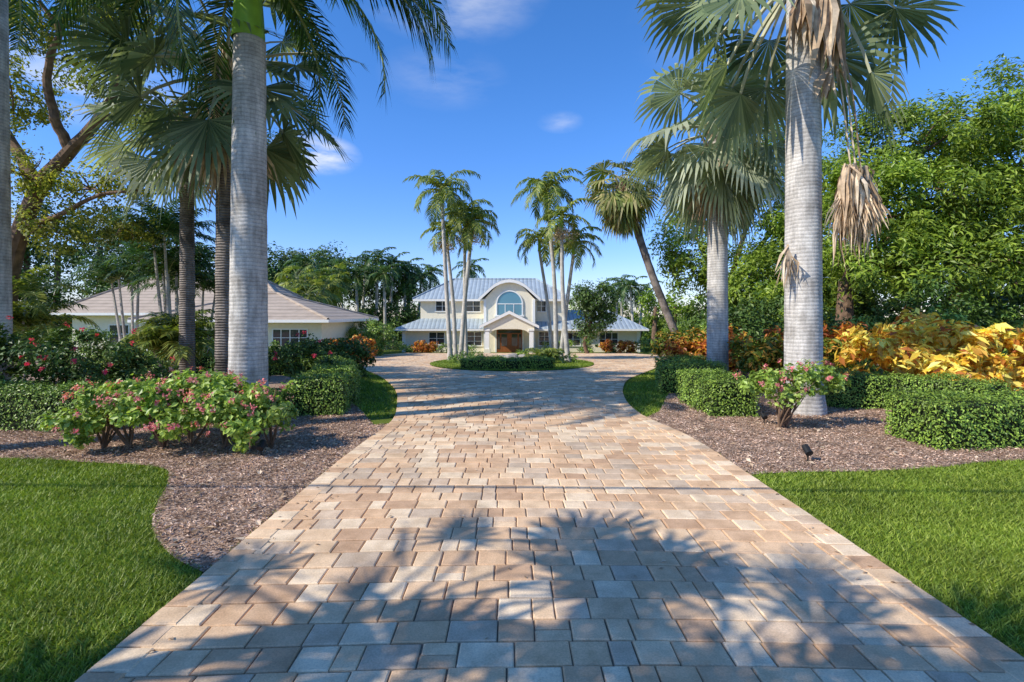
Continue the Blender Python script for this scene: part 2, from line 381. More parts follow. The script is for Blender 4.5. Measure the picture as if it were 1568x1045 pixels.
Q=rng.uniform((-2.6,1.6),(3.2,14),(260,2)); e=rng.uniform(size=260)<.6; Q[e,0]=np.where(Q[e,0]<0,-2.2,2.8)+rng.normal(size=e.sum())*.18; Q=Q[inpoly(Q,drive)]
m=MB(); C=np.c_[Q,zg(Q[:,1])+.046]; leaves(m,C,np.tile(UP,(len(Q),1)),.05,0,.4,.25); m.obj('fallen_leaves',[m_dead])
# ---------------- hedges
def hedge(pts,w,h,leaf=.05,dens=1500,name='boxwood_hedge',mat=None,lumpy=1.):
    mat=mat or m_hedge; m=MB(); P=np.array(pts,float); d=np.r_[0,np.cumsum(np.linalg.norm(np.diff(P,axis=0),axis=1))]; L=d[-1]
    k=max(3,int(L/.3))
    def fr(s):
        q=np.stack([np.interp(s,d,P[:,0]),np.interp(s,d,P[:,1])],1)
        a=np.stack([np.interp(np.clip(s-.1,0,L),d,P[:,0]),np.interp(np.clip(s-.1,0,L),d,P[:,1])],1)
        b=np.stack([np.interp(np.clip(s+.1,0,L),d,P[:,0]),np.interp(np.clip(s+.1,0,L),d,P[:,1])],1)
        t=unit(b-a); return q,t,np.c_[-t[:,1],t[:,0]]
    q,t,n=fr(np.linspace(.05,L-.05,k)); z=zg(q[:,1]); hw=w/2-.06
    V=np.stack([np.c_[q-n*hw,z],np.c_[q-n*hw,z+h-.06],np.c_[q+n*hw,z+h-.06],np.c_[q+n*hw,z]],1).reshape(-1,3)
    i=np.arange(k-1)[:,None]*4; f=np.concatenate([i+[j,j+1,j+5,j+4] for j in range(3)]); e=(k-1)*4
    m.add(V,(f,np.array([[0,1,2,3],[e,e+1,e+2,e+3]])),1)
    per=2*h+w; N=int(dens*(per*L)); s=rng.uniform(0,L,N); u=rng.uniform(0,per,N); q,t,n=fr(s); bz=zg(q[:,1])
    side=np.where(u<h,-1,np.where(u>h+w,1,0)); off=np.where(side==0,u-h-w/2,side*w/2); zz=np.where(side<0,u,np.where(side>0,per-u,h))
    ed=np.clip((zz-(h-.12))/.12,0,1)*(side!=0)+np.clip((np.abs(off)-(w/2-.12))/.12,0,1)*(side==0)
    lump=(.035*np.sin(s*3.1+pts[0][0])+.03*np.sin(s*7+off*5+zz*6))*lumpy-.04*ed**2
    nn=np.where((side==0)[:,None],np.array([0,0,1.]),np.c_[n*side[:,None],np.zeros(N)])
    C=np.c_[q+n*off[:,None],bz+zz]+nn*(lump+rng.normal(size=N)*.032)[:,None]; leaves(m,C,nn+UP*.4,leaf,0,.5)
    N2=int(dens*h*w)
    for s0,sg in((0,-1),(L,1)):
        q,t,n=fr(np.full(N2,float(s0))); o=rng.uniform(-w/2,w/2,N2)
        C=np.c_[q+n*o[:,None]+t*(sg*rng.normal(size=N2)[:,None]*.02),zg(q[:,1])+rng.uniform(0,h,N2)]; leaves(m,C,np.c_[t*sg,np.full(N2,.4)],leaf,0,.5)
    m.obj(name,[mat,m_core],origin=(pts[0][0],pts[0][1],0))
hedge([(4.35,10),(4.4,12.2)],.95,.72)
hedge([(3.9,13.6),(4.6,13.5),(5.5,14.3)],1.0,.72); hedge([(4.6,15.2),(6.5,16.5)],.9,.75,.06,900)
hedge([(6.9,11.3),(8.2,11.1),(8.9,10.3),(9.1,9.6)],.7,.72)
hedge([(6.25,8.0),(7.4,8.1),(9.5,8.3)],1.0,.7)
hedge([(-12,9.3),(-9,9.3),(-7.1,9.2)],1.0,.7)
hedge([(-3.85,10.1),(-4.1,11.8),(-4.9,14.2),(-6.2,16.3)],1.0,.74)
hedge([(-6.4,9.9),(-5.2,9.7),(-4.4,9.8)],.9,.55)
hedge([(-15,18.5),(-11,18),(-8.2,19),(-7.2,21)],1.0,.8,.07,600)
hedge([(-13.5,24.5),(-10,25),(-9.6,28)],1.2,.9,.08,400)
hedge([(-13.5,30.7),(-11.3,31.2)],1.0,.7,.09,350)
hedge([(-2.0,21.6),(0,21.0),(1.6,21.5)],1.1,.5,.07,700)
# ---------------- bushes
def bush(name,blobs,n,leaf,mat,extra=None,nc=60,cr=.3,asp=.5,stems=None,shell=.5,up=.8,jit=.7):
    m=MB(); canopy(m,blobs,n,leaf,0,nc,cr,asp,up,shell,.8,jit)
    mats=[mat,m_bark]
    if stems:
        for (bx,by) in stems:
            z=float(zg(by)); b=min(blobs,key=lambda q:(q[0]-bx)**2+(q[1]-by)**2)
            tips=[(b[0]+rng.uniform(-.9,.9)*b[3],b[1]+rng.uniform(-.9,.9)*b[4],b[2]+rng.uniform(-.2,.7)*b[5]) for _ in range(6)]
            limbs(m,(bx,by,z),tips,.022,1)
    if extra:
        em,en,es,spread=extra; mats.append(em)
        vol=np.array([b[3]*b[4] for b in blobs]); vol=vol/vol.sum()
        for b,s in zip(blobs,vol):
            k=max(1,int(en*s)); d=unit(rng.normal(size=(k,3))); d[:,2]=np.abs(d[:,2])*.9-.15; d[:,1]-=.4; d=unit(d)
            c=np.array(b[:3])+d*np.array(b[3:6])*1.14
            j=np.repeat(np.arange(k),18); C=c[j]+rng.normal(size=(len(j),3))*spread; leaves(m,C,d[j]+.3*UP,es,2,.8)
    b=blobs[0]; return m.obj(name,mats,origin=(b[0],b[1],float(zg(b[1]))))
bl=[(-6.0,7.7,.68,.55,.5,.32),(-5.4,7.5,.74,.5,.45,.33),(-4.8,7.8,.78,.55,.5,.33),(-4.2,7.6,.74,.5,.5,.32),(-3.65,7.75,.62,.42,.45,.34),(-3.9,7.3,.38,.35,.3,.22),(-5.1,8.3,.78,.9,.4,.3),(-6.2,7.3,.42,.35,.3,.25),(-4.9,7.2,.5,.5,.3,.2)]
bush('flowering_shrub',bl,10500,.10,m_shrub,(m_pink,150,.035,.022),260,.16,.6,[(x,7.65) for x in(-6.1,-5.7,-5.2,-4.8,-4.3,-3.9,-3.6)],.55)
bl=[(4.35,9.0,.82,.42,.35,.26),(5.0,9.1,.9,.42,.35,.27),(5.5,9.2,.86,.4,.35,.26),(4.8,8.9,.64,.35,.3,.2)]
bush('flowering_shrub',bl,1800,.10,m_shrub,(m_pink,36,.035,.022),60,.16,.6,[(4.7,9.0),(4.85,9.05),(4.75,9.1)],.5)
bl=[(-10.6,11,1.0,1.3,.9,.85),(-9.2,11.2,.95,1.1,.9,.8),(-8.4,11.3,.7,.8,.7,.6),(-12.3,11.3,1.1,1.3,1,.9)]
bush('red_flowering_bush',bl,14000,.11,m_dark,(m_red,50,.045,.025),160,.3,.5)
bush('red_flowering_bush',[(-6.6,12.8,.75,.7,.6,.6),(-5.4,13.2,.8,.8,.7,.65)],6000,.10,m_dark,(m_red,16,.045,.025),90,.25,.5)
bush('red_flowering_bush',[(-5.6,17.3,.6,.9,.8,.8)],4000,.12,m_dark,None,60,.3)
bl=[(8.9,12.0,1.0,.9,.8,.65),(10.2,11.8,1.05,1.0,.8,.7),(11.7,12.0,1.1,1.0,.9,.75),(13.2,12.3,1.15,1,.9,.75),(10.6,13.2,1.3,1.7,.7,.65),(9.6,11.2,.7,.7,.5,.45),(11.2,11.1,.7,.9,.5,.45)]
bush('croton_bush',bl,6500,.28,m_yel,None,160,.32,.42,None,.6,1.0)
bl=[(5.9,17,.7,.8,.8,.65),(7.2,17.2,.8,.9,.8,.75),(8.4,15.2,1.0,.9,.8,.65),(9.6,15.4,1.1,.9,.8,.7)]
bush('croton_bush',bl,6000,.22,m_crot,None,120,.35,.4)
bush('croton_bush',[(7.0,14.3,.85,.9,.7,.65),(8.3,13.8,.8,.8,.6,.6),(6.1,18.5,.7,1,.8,.9)],6000,.2,m_crog,None,110,.35,.4)
bush('croton_bush',[(-9.0,30.4,.0,1.0,.8,.75),(-10.5,30.6,-.1,.7,.7,.6)],4000,.24,m_crot,None,60,.35,.4)
bush('croton_bush',[(10.3,46.6,-1.1,1.0,.7,.7),(8.9,48.3,-1.0,.6,.5,.8)],2500,.25,m_crot,None,50,.35,.4)
bush('croton_bush',[(-8.2,48.4,-1.1,1.2,.6,.7)],2500,.25,m_crot,None,50,.35,.4)
bush('rounded_shrub',[(-11.0,39,.1,2.6,2,1.5)],12000,.16,m_hedge,None,160,.5)
def rowbush(name,pts,n,leaf,mat,cr=.4):
    bush(name,[(x,y,float(zg(y))+h*.5,w,w*.8,h*.55) for x,y,w,h in pts],n,leaf,mat,None,140,cr)
rowbush('garden_shrubs',[(-14,34,1,1.5),(-12.5,33,.8,1.2),(-16,27,1.2,1.4),(-19,27,1.3,1.6),(-22,27,1.5,1.8),(-13,28,1,1.1),(-11.8,36,1,1.6),(-26,28,2,2.)],14000,.15,m_hedge)
rowbush('garden_shrubs',[(-10,48.6,1,1.1),(-6.5,48.7,.9,.8),(-4.2,48.7,.8,.8),(3.6,48.6,.9,.9),(5.2,48.5,1,1.1),(7.2,48.5,.9,1.4),(9.5,48.6,.8,.9),(12.5,47.5,1.2,1.5),(-12.5,47,1.3,1.6)],12000,.16,m_hedge)
rowbush('garden_shrubs',[(10.5,27,1.3,1.6),(11.5,30,1.4,2),(12.5,34,1.5,2.2),(9.5,22.5,1.2,1.5),(13,39,1.8,2.4),(8.2,20,1,1.5)],14000,.16,m_mango)
rowbush('garden_shrubs',[(-2.6,28,.5,.7),(-3.0,26.5,.4,.5),(2.4,28,.5,.7),(3.0,26.5,.4,.5),(-2.2,31,.5,.6),(.6,30,.6,.6)],4000,.1,m_hedge,.2)
# ---------------- palms
def ptrunk(mb,base,top,r0,r1,bulge=0,m=0,sides=20,n=60,mid=None,nz=.0):
    pts=spline([base,top] if mid is None else [base,mid,top],n); u=np.linspace(0,1,n)
    r=r0+(r1-r0)*u+bulge*np.exp(-((u-.0)/.05)**2)
    tube(mb,pts,r*(1+.008*np.sin(u*n*1.7)),sides,m,nz)
def royal(x,y,ztop,r,L=4.2,nf=15,emin=-.3,name='royal_palm',ll=.75,shaft=1.9,curl=1.7,extra=(),lw=.045,nn=70):
    mb=MB(); z=float(zg(y))-.05
    ptrunk(mb,(x,y,z),(x+rng.uniform(-.06,.06),y,ztop),r,r*.8,r*.3,0,24)
    u=np.linspace(0,1,16); sh=np.stack([np.full(16,x),np.full(16,y),ztop+u*shaft],1)
    tube(mb,sh,r*.8*(1.05-.55*u**1.3),16,3)
    t=(x,y,ztop+shaft*.95)
    feathercrown(mb,t,nf,L,1,2,1.35,emin,ll,lw,nn,.9,curl,.15,.045)
    for az,e0,e1,l in extra: frond(mb,t,az,e0,e1,l,95,.85,.05,1.0,1,2,.1,.05)
    return mb.obj(name,[m_trunk,m_royal,m_pet,m_shaft],smooth=[0,3],origin=(x,y,z))
royal(-5.15,10,7.35,.36,L=4.3,nf=17,emin=-.55,extra=[(-.25,.5,-1.45,5.0),(.15,.25,-1.5,4.6),(.5,.7,-1.4,5.2),(.0,.9,-1.35,5.6),(3.3,.2,-1.4,4.2),(-.6,.1,-1.5,3.8)])
royal(-11.65,11.5,9.6,.33,L=4.,nf=15)
# unseen palms added off-frame left so their trunks cast bands across the drive
royal(-9.7,6.7,8.0,.27,L=2.8,nf=13,emin=.1,ll=.6)
royal(-12.6,8.3,8.6,.27,L=3.0,nf=13,emin=.1,ll=.6)
def fanpalm(x,y,ztop,r,petL,R,nl,mt,ml,mp=None,emin=-.75,droop=.3,n=24,lean=None,name='fan_palm',dead=0,boots=True,bend=.6,skip=None,jn=.62):
    mb=MB(); z=float(zg(y))-.05; top=(x,y,ztop); b=(x,y,z); mid=None
    if lean: b=(x+lean[0],y,z); mid=(x+lean[0]*.45,y,z+(ztop-z)*.5)
    ptrunk(mb,b,top,r,r*.85,r*.2,0,20,50,mid,0 if mt is m_trunk else .006)
    fancrown(mb,(x,y,ztop+.3),nl,petL,R,1,2,1.35,emin,droop,n,skip,bend,jn)
    if boots:
        for i in range(46):
            az=i*2.4; u=i/46; zz=ztop-1.6*r/.3+u*2.*r/.3; h=np.array([math.cos(az),math.sin(az),0]); p=np.array([x,y,zz])+h*r*.8
            tube(mb,[p,p+h*.12+UP*.18,p+h*.3+UP*.5],[.07,.05,.015],4,3)
    for i in range(dead):
        az=rng.uniform(0,2*math.pi); fanleaf(mb,(x,y,ztop-.3),az,-.9+rng.uniform(-.3,.1),petL*.5,R*.95,16,1.1,.5,3,3,.5)
    return mb.obj(name,[mt,ml,mp or m_pet2,m_dead],smooth=[0],origin=(b[0],b[1],z))
fanpalm(-6.8,12.2,7.7,.25,2.0,1.45,26,m_trunk2,m_fand,emin=-.65,dead=6,name='bismarck_palm')
fanpalm(-9.2,14.5,7.2,.2,1.7,1.25,18,m_trunk2,m_fan,emin=-.6,name='bismarck_palm')
def sk(az,el): return math.sin(az)<-.45 and el<.9
fanpalm(5.97,10.5,9.1,.36,2.3,1.45,36,m_trunk,m_fand,emin=-.75,dead=0,name='bismarck_palm',skip=sk,boots=False)
fanpalm(6.1,15.2,7.3,.31,1.5,1.45,34,m_trunk,m_fan,emin=-1.05,droop=.4,dead=4,name='bismarck_palm',boots=True,n=28,jn=.66)
fanpalm(X(955,28),28,8.9,.22,1.2,1.2,46,m_trunk2,m_cab,emin=-1.2,droop=.5,n=18,lean=(X(1045,28)-X(955,28)+.3,0),dead=16,name='cabbage_palm',bend=.8)
def strips(mb,cx,cy,zt,zb,n,w,sw=.028,top=.15,rag=.45):
    for i in range(n):
        a=rng.uniform(0,6.28); rr=w*rng.uniform(.2,1); c,s_=math.cos(a),math.sin(a)
        p=np.array([cx+rr*top*c,cy+rr*top*s_,zt-rng.uniform(0,.25)]); q=np.array([cx+rr*c+rng.normal()*.12,cy+rr*s_,zb+(zt-zb)*rng.uniform(0,rag)])
        m_=p*.55+q*.45+np.array([.12*rr*c,.12*rr*s_,.05])+rng.normal(size=3)*.05; k=a+rng.uniform(-1,1); s=np.array([math.sin(k),-math.cos(k),0])*sw*rng.uniform(.5,1.3)
        mb.add([p-s*.5,p+s*.5,m_+s,m_-s,q],([[0,1,2,3]],[[3,2,4]]),0)
mb=MB()
strips(mb,6.72,10.15,5.0,3.5,90,.34,.035,.5,.6); strips(mb,6.95,10.2,4.7,3.0,90,.36,.035,.4,.7); strips(mb,7.1,10.3,5.0,3.6,60,.24,.04,.3,.7); strips(mb,6.6,10.25,4.3,2.8,40,.2,.03,.2,.6)
for i in range(7): fanleaf(mb,(6.8+rng.normal()*.1,10.2,4.9),rng.uniform(0,6.28),-1.2,.3,.9,14,.7,.3,0,0,.4,.5)
strips(mb,5.5,10.2,3.4,2.4,26,.16,.03)
strips(mb,6.25,10.1,8.6,6.3,40,.3,.09,.5); strips(mb,5.75,10.1,8.5,7.0,30,.2,.07,.4); strips(mb,6.3,10.15,7.0,6.2,10,.28,.1,.3)
for o in(0,.1,.2): tube(mb,spline([(6.2,10.35,8.6),(6.55+o,10.25,6.8),(6.75+o,10.2,4.9)],10),.016,5,0)
mb.obj('dead_palm_frond',[m_dead])
def feather(base,top,r,L=2.2,nf=14,name='christmas_palm',fruit=True,mat=None,ll=.6,emin=-.35,lw=.075,nn=30):
    mb=MB(); bz=float(zg(base[1])); mid=((base[0]*.6+top[0]*.4)+rng.uniform(-.15,.15),base[1],bz*.5+top[2]*.5)
    ptrunk(mb,(base[0],base[1],bz-.05),top,r,r*.65,r*.5,0,10,40,mid)
    t=np.array(top); tube(mb,[t,t+UP*.4,t+UP*.8],[r*.8,r*.75,r*.4],8,3)
    feathercrown(mb,t+UP*.7,nf,L,1,2,1.35,emin,ll,lw,nn,1.0,1.9,.25,.035)
    if fruit:
        C=t+rng.normal(size=(900,3))*[.34,.34,.22]-UP*.15; leaves(mb,C,C-t,.12,4,.4)
    return mb.obj(name,[m_thin,mat or m_xmas,m_pet,m_shaft,m_dead],smooth=[0,3],origin=(base[0],base[1],bz))
feather((X(690,29),29,0),(X(677,29),29,Z(312,29)),.14,2.5,17,fruit=False)
feather((X(705,30),30.,0),(X(722,30),30.,Z(360,30)),.15,2.2,16)
feather((X(698,31),31.,0),(X(684,31),31.,Z(372,31)),.14,1.8,9)
feather((X(714,32),32.,0),(X(712,32),32.,Z(345,32)),.13,2.0,13,fruit=False)
feather((X(852,29),29,0),(X(838,29),29,Z(310,29)),.14,2.3,16,fruit=False)
feather((X(870,27.5),27.5,0),(X(860,27.5),27.5,Z(355,27.5)),.14,1.9,9)
feather((X(858,31),31.,0),(X(878,31),31.,Z(390,31)),.14,2.2,15,fruit=False)
feather((X(846,32),32.,0),(X(826,32),32.,Z(385,32)),.13,2.1,14,fruit=False)
def areca(x,y,n,h,name,L=1.7,mat=None,spread=.5,r=.04,nf=6):
    mb=MB(); z=float(zg(y))
    for i in range(n):
        a=rng.uniform(0,6.28); s=spread*rng.uniform(.2,1); hh=h*rng.uniform(.6,1)
        b=np.array([x+s*.4*math.cos(a),y+s*.4*math.sin(a),z]); t=np.array([x+s*math.cos(a),y+s*math.sin(a),z+hh]); tube(mb,[b,(b+t)/2,t],[r,r,r*.7],6,0)
        feathercrown(mb,t,nf,L,1,2,1.4,.35,.55,.05,26,.8,1.5,.3,.015)
    mb.obj(name,[m_thin,mat or m_xmas,m_pet],origin=(x,y,z))
areca(X(272,15.5),15.5,10,1.5,'areca_palm',1.4,m_xmas,.7)
areca(X(270,19),19,5,6.0,'areca_palm',2.0,m_royal,1.1,.06,9)
areca(X(300,20),20,5,4.8,'areca_palm',1.9,m_royal,.9,.06,9)
areca(X(205,22),22,4,4.8,'areca_palm',1.9,m_royal,1.,.06,8)
areca(X(20,15),15,5,2.6,'areca_palm',1.6,m_xmas,.9)
areca(X(835,26),26,3,.5,'areca_palm',1.0,m_xmas,.4)
mb=MB(); bx,by=X(722,22.5),22.5
for i in range(40):
    a=i*2.4; e=rng.uniform(.2,1.3); h=np.array([math.cos(a),math.sin(a),0]); s=np.array([-math.sin(a),math.cos(a),0])*.05; b=np.array([bx,by,float(zg(by))+.1]); l=.85
    m1=b+(h*math.cos(e)+UP*math.sin(e))*l*.5; t=b+(h*math.cos(e-.5)+UP*math.sin(e-.3))*l; mb.add([b-s*.5,b+s*.5,m1+s,m1-s,t],([[0,1,2,3]],[[3,2,4]]),0)
mb.obj('agave_plant',[m_dark],origin=(bx,by,float(zg(by))))
m_rock=simple('rock',(.35,.32,.28),.9,4,.3,.6)
for k,(px,d,r) in enumerate(((783,29,.45),(800,29.5,.35),(770,30,.3))):
    bm=bmesh.new(); bmesh.ops.create_icosphere(bm,subdivisions=3,radius=r)
    for v in bm.verts: v.co*=1+.16*math.sin(v.co.x*9+k)*math.cos(v.co.y*8+k)+random.uniform(-.03,.03); v.co.z*=.6
    me=bpy.data.meshes.new('boulder'); bm.to_mesh(me); bm.free(); me.materials.append(m_rock); o=bpy.data.objects.new('boulder',me); o.location=(X(px,d),d,float(zg(d))+.2); bpy.context.scene.collection.objects.link(o)
# ---------------- broadleaf trees
def tree(name,base,r,trunktop,blobs,n,leaf,mat,nc=120,cr=1.,asp=.45,shell=.45):
    mb=MB(); b=np.array([base[0],base[1],float(zg(base[1]))-.1]); t=np.array(trunktop,float)
    tube(mb,spline([b,(b+t)/2+rng.normal(size=3)*.15,t],14),np.linspace(r*1.2,r*.7,14),10,1)
    limbs(mb,t,[tuple(np.array(q[:3])+rng.normal(size=3)*.3) for q in blobs],r*.5,1)
    for q in blobs: limbs(mb,q[:3],[tuple(np.array(q[:3])+unit(rng.normal(size=3))*np.array(q[3:6])*.8) for _ in range(4)],r*.12,1)
    canopy(mb,blobs,n,leaf,0,nc,cr,asp,.7,shell)
    return mb.obj(name,[mat,m_bark],origin=tuple(b))
def pb(px,py,d,rx,ry=None,rz=None): 
    s=d/F; return (X(px,d),d,Z(py,d),rx*s,(ry or rx)*s,(rz or rx)*s)
mb=MB()
def limbpx(L,r0,r1,d0=15,d1=None):
    d1=d1 or d0; k=len(L); ds=np.linspace(d0,d1,k)
    p=spline([(X(a,d),d,Z(b,d)) for (a,b),d in zip(L,ds)],18); tube(mb,p+rng.normal(size=p.shape)*.015,np.linspace(r0,r1,18),10,1)
limbpx([(-10,610),(5,500),(20,390),(58,290),(108,232),(150,185),(195,100),(235,30)],.30,.08)
limbpx([(108,232),(85,180),(72,110),(90,50),(60,0)],.15,.05,15,14)
limbpx([(60,290),(20,220),(-30,150),(-80,60)],.18,.06,15,16)
limbpx([(150,185),(215,170),(280,190),(330,230)],.10,.03,15,16)
limbpx([(30,350),(90,330),(150,300),(215,290)],.09,.03,15,14)
limbpx([(195,100),(260,90),(330,60)],.08,.03,15,16)
bs=[pb(60,40,15,80,90,50),pb(160,20,15,80,90,50),pb(240,50,15,60,80,50),pb(20,150,15,60,80,60),pb(150,110,16,60,60,40),pb(40,270,14.5,60,70,40),pb(140,290,14.5,70,60,40),pb(220,270,15,60,60,40),pb(290,210,15.5,50,60,50),pb(-60,100,15.5,80,90,90),pb(-80,260,15,80,90,80),pb(330,100,16,60,60,60),pb(430,250,17,45,50,50),pb(80,350,15,80,60,40),pb(200,160,16,60,60,40),pb(190,350,17,50,50,30)]
canopy(mb,bs,36000,.12,0,640,.42,.5,.6,.3)
for q in bs: limbs(mb,q[:3],[tuple(np.array(q[:3])+unit(rng.normal(size=3))*np.array(q[3:6])*.9) for _ in range(7)],.025,1)
mb.obj('spreading_shade_tree',[m_sparse,m_bark])
tree('mango_tree',(15,23),.4,(15,23,3.5),[pb(1325,330,22,80,90,90),pb(1400,310,22,80,90,80),pb(1470,330,22,80,90,80),pb(1410,220,23,80,100,60),pb(1330,240,24,50,60,60),pb(1500,190,23,80,100,60),pb(1550,260,22,80,90,80),pb(1560,340,22,90,100,80),pb(1660,250,23,110,110,120),pb(1480,410,21,90,90,40),pb(1340,410,22,70,80,45)],62000,.27,m_mango,330,1.0,.33,.6)
tree('mango_tree',(24,22),.4,(24,22,3.5),[pb(1760,300,22,130,130,130),pb(1700,380,21,110,110,80),pb(1620,140,25,90,90,70)],16000,.3,m_mango,110,1.2,.35,.5)
tree('mango_tree',(12.5,30),.4,(12.5,30,3),[pb(1100,280,30,55,70,65),pb(1170,290,30,70,90,90),pb(1055,390,29,42,60,60),pb(1130,430,28,75,80,55),pb(1220,400,29,80,90,80),pb(1260,290,32,60,80,60),pb(1200,470,26,90,80,40),pb(1045,310,33,32,40,45)],50000,.27,m_mango,330,1.0,.35,.55)
def bank(name,pts,n,leaf,mat,nc,cr):
    mb=MB(); canopy(mb,[(x,y,float(zg(y))+h*.5,w,w*.7,h*.55) for x,y,w,h in pts],n,leaf,0,nc,cr,.45,.7,.5); mb.obj(name,[mat])
bank('tall_hedge',[(x,20.5+1.2*math.sin(x*.7),2.0,2.9+.5*math.sin(x*1.3)) for x in np.arange(9.5,32,2.0)],36000,.2,m_dark,420,.6)
bank('tall_hedge',[(x,27+1.2*math.sin(x*.7),2.4,5.4+.7*math.sin(x*1.3)) for x in np.arange(12,42,2.6)],26000,.3,m_dark,300,.9)
bank('garden_shrubs',[(9.5,17.5,1.3,1.8),(11.8,17,1.3,1.9),(14.2,16.8,1.4,2.1),(16.8,16.5,1.5,2.2),(7.6,19,1.1,1.9)],15000,.15,m_hedge,200,.4)
tree('gumbo_limbo_tree',(X(1480,20.5),22),.3,(X(1480,21),21.5,3.6),[pb(1440,350,22,60,60,40),pb(1520,340,22,60,60,40)],5000,.2,m_mango,60,.8)
tree('magnolia_tree',(X(900,45),45),.15,(X(903,45),45,.6),[pb(905,470,45,28,28,28),pb(890,455,45,22,22,18),pb(920,450,45,20,20,18),pb(905,500,45,28,28,16),pb(930,480,45,18,18,18)],6500,.28,m_dark,110,.8,.45,.35)
def mass(name,blobs,n,leaf,mat,nc,cr):
    mb=MB(); canopy(mb,blobs,n,leaf,0,nc,cr,.45,.7,.4); 
    for b in blobs: tube(mb,[(b[0],b[1],float(zg(b[1]))-.2),(b[0]+.3,b[1],b[2])],[.35,.2],7,1)
    return mb.obj(name,[mat,m_bark])
bl=[]
for px in range(-180,340,55): bl.append(pb(px+rng.uniform(-15,15),400+rng.uniform(-30,25),48,45,45,60)); bl.append(pb(px,470,44,50,50,50))
mass('distant_trees',bl,52000,.38,m_dark,520,1.5)
bl=[]
for px in range(395,650,38): bl.append(pb(px,440+rng.uniform(-22,12),64,30,30,34)); bl.append(pb(px,495,60,32,32,34))
bl+=[pb(450,405,66,28,28,20),pb(500,408,68,30,30,20),pb(415,415,62,26,26,30)]
mass('distant_trees',bl,32000,.45,m_dark,380,1.6)
bl=[pb(px,488+rng.uniform(-8,8),72,25,25,28) for px in range(640,1060,26)]+[pb(px,470,58,20,22,30) for px in(1000,1030,1060,1090,1130)]
mass('distant_trees',bl,20000,.45,m_mango,260,1.4)
bl=[pb(px,430,40,55,55,75) for px in range(1250,1800,75)]+[pb(px,440,40,60,60,80) for px in range(-400,-200,80)]
mass('distant_trees',bl,26000,.42,m_dark,300,1.6)
mb=MB()
for px,py,d in((470,405,52),(497,430,50),(520,410,58),(560,405,62),(578,398,60),(602,405,62),(620,412,63),(588,420,58),(645,425,66),(660,418,68),(545,425,58),(720,412,66),(612,425,64),(965,440,64),(985,447,66),(945,450,66),(950,435,70)):
    z=Z(py,d); x=X(px,d); ptrunk(mb,(x+rng.uniform(-.8,.8),d,float(zg(d))),(x,d,z),.2,.14,.0,0,7,12); feathercrown(mb,(x,d,z),14,2.8,1,2,1.3,-.6,.8,.13,17,1.1,1.6,.25,.04)
mb.obj('distant_palm_trees',[m_thin,m_royal,m_pet])
mb=MB()
for px,py,d in((455,425,46),(495,440,47),(470,450,44),(508,425,50)):
    z=Z(py,d); x=X(px,d); ptrunk(mb,(x,d,float(zg(d))),(x,d,z),.2,.16,0,0,8,12); fancrown(mb,(x,d,z),26,1.1,1.1,1,2,1.35,-1,.5,14)
mb.obj('distant_palm_trees',[m_thin,m_xmas,m_pet])
# ---------------- buildings
def hip(mb,x0,x1,y0,y1,ze,zr,ra,rb,ym=None,m=0):
    ym=ym or (y0+y1)/2; A,B,C,E=(x0,y0,ze),(x1,y0,ze),(x1,y1,ze),(x0,y1,ze); R1,R2=(ra,ym,zr),(rb,ym,zr)
    mb.add([A,B,C,E,R1,R2],([[0,1,5,4],[2,3,4,5]],[[1,2,5],[3,0,4]],[[0,3,2,1]]),m)
    t=.03; mb.box(x0+t,x1-t,y0+t,y1-t,ze-.2,ze-.004,1)
    for p,q in((A,R1),(B,R2),(R1,R2),(C,R2),(E,R1)): tube(mb,[np.array(p)+UP*.03,np.array(q)+UP*.03],.09,6,m)
def window(fr,gl,cx,z0,w,h,y,nx=2,nz=2,g=None):
    t=.07; a,b=cx-w/2,cx+w/2
    gl.box(a+t,b-t,y-.035,y-.005,z0+t,z0+h-t,0)
    fr.box(a,b,y-.07,y-.001,z0+h-t,z0+h,0); fr.box(a-.05,b+.05,y-.1,y-.001,z0-.03,z0+t,0); fr.box(a,a+t,y-.07,y-.001,z0+t,z0+h-t,0); fr.box(b-t,b,y-.07,y-.001,z0+t,z0+h-t,0)
    for i in range(1,nx): x=a+w*i/nx; fr.box(x-.03,x+.03,y-.06,y-.036,z0+t,z0+h-t,0)
    for i in range(1,nz): z=z0+h*i/nz; fr.box(a+t,b-t,y-.055,y-.0365,z-.02,z+.02,0)
H=empty('stucco_house'); wl=MB(); rf=MB(); tr=MB(); gl=MB(); gb=MB(); dr=MB()
g0=-1.95; cx=-.25
wl.box(-10.8,12.6,50.4,60,g0,.62); wl.box(-9.2,5.4,51.5,59.99,.6,3.5); 
prof=[(-3.0,3.55),(-1.7,4.72),(-1.35,4.97),(-.9,5.2),(-.45,5.33),(0,5.38),(.45,5.33),(.9,5.2),(1.35,4.97),(1.7,4.72),(3.0,3.55)]
pv=[(cx-2.5,g0)]+[(cx+a*.84,b-.12) for a,b in prof]+[(cx+2.5,g0)]
n=len(pv); V=[(a,49.9,b) for a,b in pv]+[(a,52.,b) for a,b in pv]
wl.add(V,(np.arange(n)[None],np.array([[i,i+1,i+n+1,i+n] for i in range(n-1)])),0)
for i in range(len(prof)-1):
    (a,b),(c,d)=prof[i],prof[i+1]; a+=cx;c+=cx; q=np.array([(a,49.5,b),(c,49.5,d),(c,56,d),(a,56,b)]); V=np.concatenate([q,q+UP*.06])
    rf.add(V,[(4,5,6,7),(0,1,5,4),(1,2,6,5),(3,2,6,7)],0); 
    V=[(a,49.45,b-.26),(c,49.45,d-.26),(c,49.45,d+.03),(a,49.45,b+.03),(a,49.88,b-.26),(c,49.88,d-.26)]; tr.add(V,([[0,1,2,3],[0,4,5,1]],),0)
hip(rf,-9.9,6.1,50.9,60.6,3.55,5.85,-6.3,2.6,m=0)
